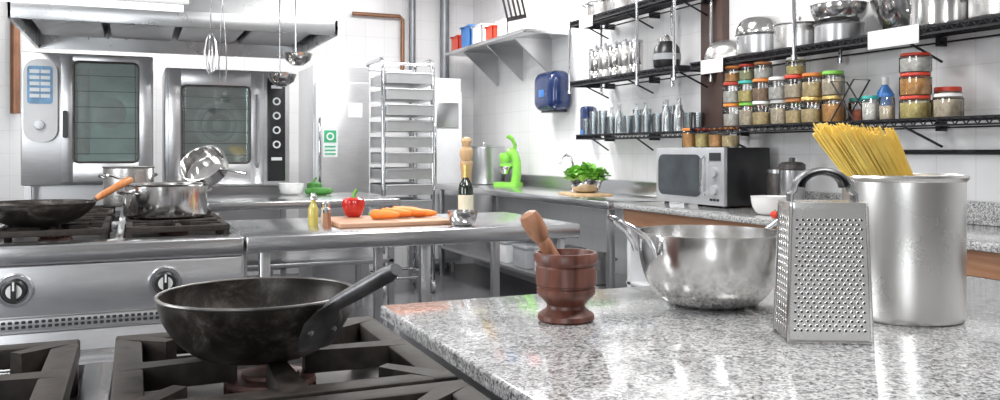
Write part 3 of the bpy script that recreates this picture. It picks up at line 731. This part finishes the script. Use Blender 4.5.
for i in range(220):
    th=random.uniform(0,2*pi); rr=.155*math.sqrt(random.random()); zz=.085+.12*random.random()*(1-rr/.3)
    c=Vector((rr*math.cos(th),rr*math.sin(th),zz))
    M=Matrix.Translation(c)@Matrix.Rotation(th,4,'Z')@Matrix.Rotation(random.uniform(-1.0,.3),4,'Y')@Matrix.Rotation(random.uniform(0,6),4,'Z')
    s=random.uniform(.03,.046)
    b.add([(-s,0,0),(-.3*s,.65*s,.25*s),(.5*s,.6*s,.2*s),(1.1*s,0,-.2*s),(.5*s,-.6*s,.2*s),(-.3*s,-.65*s,.25*s),(.1*s,0,0)],[[0,6,1],[1,6,2],[2,6,3],[3,6,4],[4,6,5],[5,6,0]],M=M)
b.lathe([(0,.06),(.08,.07),(.1,.1),(.06,.14),(0,.15)],16)
o=solo(b,'basil_leaves',LEAF,'heap of fresh green basil leaves in the bowl','herbs',(3.02,5.42,.925)); o['kind']='stuff'

# ------------------------------------------------------------------ granite side counter
so=(3.06,2.6,0)
T=thing('side_counter','granite topped counter with wooden apron along the wall','counter',so)
def L(b,n,m,lab=None): return part(b.shift(so),n,m,T,lab)
L(B().box(2.73,3.385,.6,4.55,.868,.9,.005),'worktop',GRAN,'speckled grey granite top')
L(B().box(2.77,2.79,.65,4.5,.77,.868,.002),'apron',CABW,'reddish brown wooden apron')
L(B().box(2.79,3.36,.65,4.5,.4,.42,.002),'undershelf',WPLAS)
L(B().box(2.79,3.36,.65,4.5,.1,.12,.002),'bottom_shelf',WPLAS)
for Y in (.68,1.6,2.55,3.5,4.47): L(B().box(2.79,3.36,Y-.02,Y+.02,0,.868,.002),'side_panel',WPLAS)
L(B().box(3.36,3.385,.65,4.5,.1,.868),'back_panel',DKSTEEL)
solo(B().box(3.372,3.392,1.0,4.26,.9,1.0,.003),'splashback',GRAN,'low speckled granite splashback against tiles','splashback')
for k,(Y,mt,h) in enumerate([(4.3,WPLAS,.16),(4.05,POTM,.2),(3.8,RED,.14),(3.2,POTM,.2),(2.9,BLUE2,.16),(2.3,POTM,.2)]):
    if mt is POTM: pot('cooking_pot','stainless steel pot stored under the counter',(3.02,Y,.421),.11,h)
    else: 
        T2=thing('storage_box','plastic storage box under the counter','box',(3.0,Y,.421))
        part(B().box(-.1,.1,-.1,.1,0,h,.01),'box_body',mt,T2); part(B().box(-.106,.106,-.106,.106,h-.01,h+.015,.006),'lid',WHITE,T2)

# microwave
T=thing('microwave_oven','silver and black microwave oven on the granite counter','microwave',(3.19,4.15,.9))
part(B().box(-.17,.13,-.33,.33,.012,.34,.008),'body',BLACK,T)
part(B().box(-.195,-.168,-.33,.33,.012,.34,.006),'front_panel',SIL,T,'silver front')
part(B().rbox(-.2,-.193,-.13,.3,.055,.3,.05,axis='x'),'door_window',MWGL,T,'dark rounded window')
part(B().tube([(-.195,-.165,.07),(-.225,-.165,.09),(-.225,-.165,.27),(-.195,-.165,.29)],.008,8),'door_handle',CHROME,T)
for z in (.2,.1): part(B().lathe([(0,0),(.03,0),(.026,.02),(0,.022)],22,M=Matrix.Translation((-.194,-.255,z))@Matrix.Rotation(-pi/2,4,'Y')),'dial',GREY,T)
part(B().box(-.199,-.195,-.305,-.205,.265,.31),'display',BLACK,T)
for k in range(3): part(B().box(-.199,-.194,-.29+k*.03,-.268+k*.03,.038,.052,.001),'button',BLACK,T)
for x in (-.15,.1):
    for y in (-.28,.28): part(B().cyl((x,y,0),(x,y,.014),.015),'foot',BLACK,T)

# jars
JC={'pasta':(.84,.66,.36),'oat':(.78,.68,.52),'red':(.6,.18,.09),'orange':(.85,.45,.15),'white':(.84,.81,.75),'brown':(.45,.3,.19),'green':(.5,.52,.28),'yellow':(.9,.72,.3)}
JM={k:pm('food_'+k,v,.55,0,.25,55,bump=.3) for k,v in JC.items()}
LN={id(RED):'red',id(ORA):'orange',id(WHITE):'white',id(GOLD):'gold',id(GRN):'green',id(TEAL):'turquoise',id(BLUE2):'blue',id(OWOOD):'wooden'}
def jar(loc,r,h,food,lid,group,lab=None):
    names={'pasta':'yellow pasta','oat':'pale oats','red':'red beans','orange':'orange lentils','white':'white rice','brown':'brown nuts','green':'green peas','yellow':'yellow corn'}
    T=thing('glass_jar',lab or ('glass jar of %s with %s lid'%(names[food],LN[id(lid)])),'jar',loc,random.uniform(0,3),group)
    fl=random.uniform(.5,.76)
    part(B().lathe([(0,.004),(r-.005,.004),(r-.004,h*fl),(0,h*fl+.003)],22),'contents',JM[food],T)
    part(B().lathe([(0,0),(r*.95,0),(r,.006),(r,h*.8),(r*.86,h*.87),(r*.86,h*.9)],24),'glass_body',GLASS,T)
    part(B().lathe([(0,h),(r*.9,h),(r*.93,h-.004),(r*.93,h*.87),(0,h*.87)],24),'lid',lid,T)
    return T
foods=['white','pasta','yellow','oat','orange','white','pasta','green','yellow','oat','white','brown','pasta','red']
lids=[ORA,WHITE,GOLD,RED,WHITE,GRN,OWOOD,WHITE,TEAL,RED,WHITE,GOLD,WHITE,ORA]
SZ=1.361
for row,(zz,h) in enumerate([(SZ,.13),(SZ+.1305,.12)]):
    for k in range(7):
        jar((3.15+random.uniform(-.01,.01),3.93-k*.124,zz),.055,h,foods[(k*3+row*5)%14],lids[(k*5+row*3)%14],'food jars on the black shelf')
for k in (0,1,2,4): jar((3.15,3.93-k*.124,SZ+.2515),.05,.09,foods[(k*3+4)%14],lids[(k*3)%14],'food jars on the black shelf')
for k in range(6): jar((3.29,3.9-k*.15,SZ),.05,.12,foods[(k*5+2)%14],lids[(k+3)%14],'food jars on the black shelf')
z=SZ
for h,f in ((.1,'yellow'),(.1,'orange'),(.085,'white')):
    jar((3.15,2.7,z),.066,h,f,RED,'stacked jars with red lids'); z+=h+.0005
jar((3.16,2.545,SZ),.06,.1,'oat',WHITE,'stacked jars with red lids')
jar((3.3,2.66,SZ),.06,.14,'pasta',RED,'stacked jars with red lids')
jar((3.14,2.94,SZ),.038,.115,'white',TEAL,'small jars on the black shelf')
jar((3.14,2.845,SZ),.035,.12,'oat',BLUE2,'small jars on the black shelf')
for k,Y in enumerate((4.3,4.17,4.04,3.92)):
    jar((3.12,Y,1.2415),.05,.118,['orange','yellow','orange','pasta'][k],[ORA,RED,OWOOD,ORA][k],'jars on the microwave')
T=thing('squeeze_bottle','small blue bottle with white cap on shelf','bottle',(3.3,3.0,SZ))
part(B().lathe([(0,0),(.035,0),(.036,.01),(.036,.14),(.015,.17),(.015,.18),(0,.18)],20),'bottle_body',BLUE2,T)
part(B().lathe([(0,.175),(.018,.175),(.016,.21),(0,.212)],16),'cap',WHITE,T)
b=B()
for s in (-1,1):
    b.tube([(-.05,s*.07,0),(-.05,-s*.07,.19),(.05,-s*.07,.19),(.05,s*.07,0)],.004,8)
solo(b,'folding_stand',BLACK,'black wire folding stand with crossed legs','stand',(3.14,3.06,SZ+.004))

# ------------------------------------------------------------------ shelves
def wshelf(T,x0,x1,y0,y1,z,o):
    b=B()
    for X in (x0,x1): b.box(X-.005,X+.005,y0,y1,z-.038,z-.03,.0).box(X-.005,X+.005,y0,y1,z-.008,z)
    n=int((y1-y0)/.05)
    for k in range(n): 
        yy=y0+k*(y1-y0)/n; b.tube([(x0,yy,z-.004),(x0,yy+.025,z-.034),(x0,yy+.05,z-.004)],.0035,5)
    b.box((x0+x1)/2-.005,(x0+x1)/2+.005,y0,y1,z-.012,z-.003)
    n=int((y1-y0)/.022)
    for k in range(n+1):
        yy=y0+(y1-y0)*k/n; b.box(x0,x1,yy-.0025,yy+.0025,z-.005,z)
    for yy in (y0,y1): b.box(x0,x1,yy-.006,yy+.006,z-.038,z)
    return part(b.shift(o),'shelf',BLKM,T,'black wire shelf')
def shelfunit(x0,x1,y0,y1,zs,posts,pz,label):
    o=((x0+x1)/2,(y0+y1)/2,zs[0]); T=thing('wire_shelf',label,'shelf',o)
    for z in zs: wshelf(T,x0,x1,y0,y1,z,o)
    for Y in posts:
        for X in (x0-.004,x1-.012):
            b=B().cyl((X,Y,pz[0]),(X,Y,pz[1]),.011,seg=12); b.cyl((X,Y,pz[0]-.006),(X,Y,pz[0]+.02),.015,seg=12)
            part(b.shift(o),'post',CHROME,T,'chrome post')
    for z in zs:
        for Y in (y0+.1,(y0+y1)/2,y1-.1):
            part(B().box(x1-.02,3.395,Y-.01,Y+.01,z-.05,z-.008).tube([(x1+.01,Y,z-.12),(x0+.08,Y,z-.03)],.006,6).shift(o),'bracket',BLKM,T)
    return T
shelfunit(3.05,3.335,4.33,5.75,[1.745,2.2],[4.36,4.78,5.72],(1.66,3.09),'black wire wall shelves with chrome posts')
shelfunit(3.12,3.335,4.33,5.75,[1.345],[],(1,2),'black wire wall shelf holding clear glassware')
shelfunit(3.05,3.365,1.3,4.2,[1.745],[3.33],(1.68,3.09),'long black wire shelf holding steel cookware')
shelfunit(3.05,3.365,1.3,4.2,[1.36],[],(1,2),'long black wire shelf holding food jars')
for Y,w,z in ((2.72,.27,1.745),(3.98,.2,1.735),(5.45,.2,2.19)):
    T=thing('shelf_label','blank white card holder clipped on the shelf edge','label card',(3.036,Y,z-.04))
    part(B().box(-.002,.002,-w/2,w/2,-.03,.05,.001),'card',CARD,T)
    part(B().box(.001,.012,-.01,.01,.035,.055,.001),'clip',BLACK,T)

# cookware on the top shelf
TZ=1.746
SC='steel cookware on the shelf'
def sbowl(loc,r,h,lab,rot=(0,0,0),mat=POL):
    return solo(B().lathe(bowlprof(r,h,r*.45,.003,12,2,.004),40),'steel_bowl',mat,lab,'bowl',loc,rot,group=SC)
sbowl((3.2,4.02,TZ+.115),.148,.11,'upturned stainless steel bowl on the shelf',(pi,0,0),POTM)
pot('saucepan','stainless steel saucepan on the black wire shelf',(3.19,3.73,TZ),.138,.11,STEEL,None,group=SC)
sbowl((3.19,3.73,TZ+.212),.145,.095,'upturned steel bowl on top of a saucepan',(pi,0,0),POL)
pot('cooking_pot','stainless steel pot with lid on the shelf',(3.19,3.455,TZ),.125,.13,POTM,lid=True,group=SC,handles=None)
pot('saucepan','stainless steel saucepan on the black wire shelf',(3.21,3.2,TZ),.115,.1,STEEL,None,group=SC)
sbowl((3.21,3.2,TZ+.102),.135,.09,'steel bowl stacked inside a saucepan')
sbowl((3.22,3.0,TZ+.168),.17,.07,'large shiny steel bowl tilted on its rim',(math.radians(76),0,math.radians(48)))
sbowl((3.2,2.87,TZ+.163),.165,.07,'large shiny steel bowl leaning on other bowls',(math.radians(74),0,math.radians(48)),STEEL)
pot('cooking_pot','stainless steel pot on the black wire shelf',(3.19,2.59,TZ),.138,.13,POL,rz=1.5,group=SC)
sbowl((3.19,2.59,TZ+.132),.15,.1,'steel bowl stacked on top of a pot',mat=STEEL)
pot('cooking_pot','stainless steel pot on the black wire shelf',(3.19,2.3,TZ),.138,.12,POTM,rz=0,group=SC,handles=None)
sbowl((3.19,2.3,TZ+.217),.145,.09,'upturned steel bowl on top of a pot',(pi,0,0))
sbowl((3.19,2.0,TZ+.115),.148,.11,'upturned stainless steel bowl on the shelf',(pi,0,0),POTM)
for k in range(5):
    Y=5.5-k*.135
    T=thing('steel_canister','tall steel canister with knobbed lid on the shelf','canister',(3.15,Y,TZ),group='steel canisters on the shelf')
    part(B().lathe([(0,0),(.05,0),(.052,.005),(.052,.06),(.05,.063),(.052,.066),(.052,.2),(.046,.212),(0,.212)],28),'canister_body',POTM if k%2 else POL,T)
    part(B().lathe([(0,.21),(.05,.21),(.051,.228),(.02,.236),(.01,.24),(.012,.256),(0,.258)],24),'lid',STEEL,T)
T=thing('dark_jar','large dark round jar with steel lid on the shelf','jar',(3.17,4.62,TZ))
part(B().lathe([(0,0),(.07,0),(.085,.02),(.09,.08),(.082,.14),(.06,.17),(.055,.18),(0,.18)],32),'jar_body',BLACK,T)
part(B().lathe([(0,.178),(.062,.178),(.062,.2),(.02,.208),(.012,.225),(0,.228)],28),'lid',POL,T)
part(B().lathe([(.0902,.06),(.0915,.06),(.0905,.1),(.0895,.1)],32),'jar_label',GREY,T)
for k,(Y,r) in enumerate(((5.5,.1),(5.2,.11),(4.95,.09),(4.6,.12))):
    pot('cooking_pot','stainless steel pot on the upper wire shelf',(3.19,Y,2.201),r,.12,POTM,group='pots on the upper wire shelf')
proto={}
for k in range(33):
    Y=5.66-(k//3)*.118+random.uniform(-.01,.01); X=3.16+(k%3)*.074
    kind=[0,1,0,2,0,1,2,0,1,0,0][k%11]
    if kind not in proto:
        nm,ct,lb=[('drinking_glass','glass','clear drinking glass on the wire shelf'),('glass_bottle','bottle','clear glass bottle with narrow neck'),('drinking_glass','glass','tall clear drinking glass on the wire shelf')][kind]
        T=thing(nm,lb,ct,(X,Y,1.3455),group='glassware on the wire shelf'); r=.032; h=(.12,0,.17)[kind]
        if kind==1: part(B().lathe([(0,0),(r,0),(r,.12),(.014,.16),(.012,.2),(.015,.205)],20),'bottle_body',GLASSF,T)
        else: part(B().lathe([(0,0),(r*.8,0),(r,h),(r-.002,h),(r*.8-.002,.008),(0,.008)],20),'glass_body',GLASSF,T)
        proto[kind]=T
    else: dup(proto[kind],(X,Y,1.3455))

T=thing('paper_towel_dispenser','dark blue plastic paper towel dispenser on tiles','dispenser',(3.4,6.5,1.54))
part(B().box(-.21,0,-.2,.2,.02,.36,.085,seg=6),'housing',BLUE,T)
part(B().box(-.15,-.03,-.13,.13,.01,.04,.005),'paper_slot',BLACK,T)
part(B().box(-.213,-.208,-.05,.05,.14,.2,.002),'window_strip',BLUE2,T)
T=thing('soap_dispenser','dark blue wall mounted soap dispenser','dispenser',(3.4,5.98,1.34))
part(B().box(-.1,0,-.06,.06,.03,.24,.03,seg=4),'housing',BLUE,T)
part(B().rbox(-.11,-.03,-.04,.04,0,.05,.02,axis='z'),'push_lever',BLUE2,T)

T=thing('steel_wall_shelf','stainless steel wall shelf with triangular brackets','shelf',(3.17,7.3,2.2))
part(B().box(-.22,.22,-.95,.95,0,.03,.004),'shelf_board',STEELH,T)
for Y in (-.6,.0,.6):
    b=B(); b.add([(.215,Y-.01,0),(.215,Y-.01,-.32),(-.15,Y-.01,0),(.215,Y+.01,0),(.215,Y+.01,-.32),(-.15,Y+.01,0)],[[0,1,2],[3,5,4],[0,3,4,1],[1,4,5,2],[0,2,5,3]])
    part(b,'bracket',STEEL,T)
for (Y,mt,w,h,nm) in ((8.05,RED,.2,.14,'red'),(7.75,BLUE2,.24,.2,'blue'),(7.45,WPLAS,.24,.17,'white'),(7.15,RED,.16,.12,'red'),(6.85,WPLAS,.22,.14,'white')):
    T=thing('storage_bin',nm+' plastic storage bin on the steel shelf','bin',(3.12,Y,2.231))
    part(B().box(-.14,.14,-w/2,w/2,0,.01).box(-.14,-.132,-w/2,w/2,0,h).box(.132,.14,-w/2,w/2,0,h).box(-.14,.14,-w/2,-w/2+.008,0,h).box(-.14,.14,w/2-.008,w/2,0,h),'bin_body',mt,T)
    part(B().tube([(-.15,-w/2,h),(-.15,w/2,h),(.15,w/2,h),(.15,-w/2,h)],.01,8,closed=True),'rim',mt,T)

T=thing('steel_canister','steel canister with clamped lid on the counter','canister',(3.15,3.46,.9))
part(B().lathe([(0,0),(.062,0),(.065,.004),(.065,.22),(.06,.225),(0,.225)],32),'canister_body',STEEL,T)
part(B().lathe([(0,.225),(.067,.225),(.067,.25),(.05,.262),(.015,.265),(.015,.285),(0,.287)],32),'lid',DKSTEEL,T)
T=thing('steel_canister','dark steel canister beside the microwave','canister',(3.22,3.64,.9))
part(B().lathe([(0,0),(.058,0),(.06,.004),(.06,.2),(0,.2)],32),'canister_body',DKSTEEL,T)
part(B().lathe([(0,.2),(.062,.2),(.062,.22),(.02,.232),(0,.234)],32),'lid',STEEL,T)
solo(B().lathe(bowlprof(.095,.09,.045,.004,12,2,.002),40),'white_bowl',WHITE,'white ceramic bowl on the granite counter','bowl',(2.93,3.37,.9))
for (x,y) in ((2.84,3.12),(2.86,3.2),(2.8,3.19)):
    T=thing('cherry_tomato','small red cherry tomato on the counter','tomato',(x,y,.9),group='cherry tomatoes')
    part(B().lathe([(0,0),(.012,.002),(.021,.012),(.022,.022),(.015,.034),(0,.037)],20),'tomato_body',TOMR,T)
    part(B().cyl((0,0,.035),(.002,0,.042),.003,seg=6),'stem',STEM,T)
solo(B().cyl((3.388,1.6,1.215),(3.388,2.98,1.215),.012,seg=10),'wall_rail',BLKM,'thin dark rail fixed to the tiled wall','rail')
for Y in (3.72,3.6):
    T=thing('wall_socket','black electric socket on the white tiles','socket',(3.4,Y,1.58))
    part(B().box(-.03,0,-.035,.035,-.04,.04,.006),'socket_plate',BLACK,T)

# ------------------------------------------------------------------ windows and lights
def wframe(name,M,w,h):
    b=B()
    for s in (-1,1): b.box(s*w/2-.03,s*w/2+.03,-.03,.03,-h/2,h/2,M=M); b.box(-w/2-.03,w/2+.03,-.03,.03,s*h/2-.03,s*h/2+.03,M=M)
    b.box(-.02,.02,-.03,.03,-h/2,h/2,M=M)
    struct(b,name,WHITE)
wframe('window_1',Matrix.Translation((-2.0,-2.57,1.75)),1.3,1.4)
wframe('window_2',Matrix.Translation((-2.97,2.6,1.75))@Matrix.Rotation(pi/2,4,'Z'),1.5,1.4)
def area(loc,sx,sy,e,rot=(0,0,0),col=(1,.99,.97),name='ceiling_light'):
    l=bpy.data.lights.new(name,'AREA'); l.shape='RECTANGLE'; l.size=sx; l.size_y=sy; l.energy=e; l.color=col
    o=bpy.data.objects.new(name,l); o.location=loc; o.rotation_euler=rot; COL.objects.link(o); return o
for (x,y,e) in ((1.5,1.0,50),(-1.4,1.9,44),(1.6,3.9,62),(-1.5,4.6,50),(2.2,6.6,84),(-.2,7.9,34)):
    area((x,y,CZ-.03),1.3,.5,e)
area((-2.0,-2.54,1.75),1.25,1.35,64,(pi/2,0,0),(.93,.97,1),'window_light')
area((-2.94,2.6,1.75),1.45,1.35,64,(pi/2,0,-pi/2),(.93,.97,1),'window_light')
w=bpy.data.worlds.new('World'); sc.world=w; w.use_nodes=True
w.node_tree.nodes['Background'].inputs[0].default_value=(.9,.95,1,1); w.node_tree.nodes['Background'].inputs[1].default_value=.4

cam=bpy.data.cameras.new('Camera'); cam.sensor_width=36; cam.lens=30.6; cam.shift_y=-.049; cam.clip_start=.02
co=bpy.data.objects.new('Camera',cam); COL.objects.link(co); co.location=(0,0,1.22); co.rotation_euler=(pi/2,0,-math.atan(367/850))
sc.camera=co
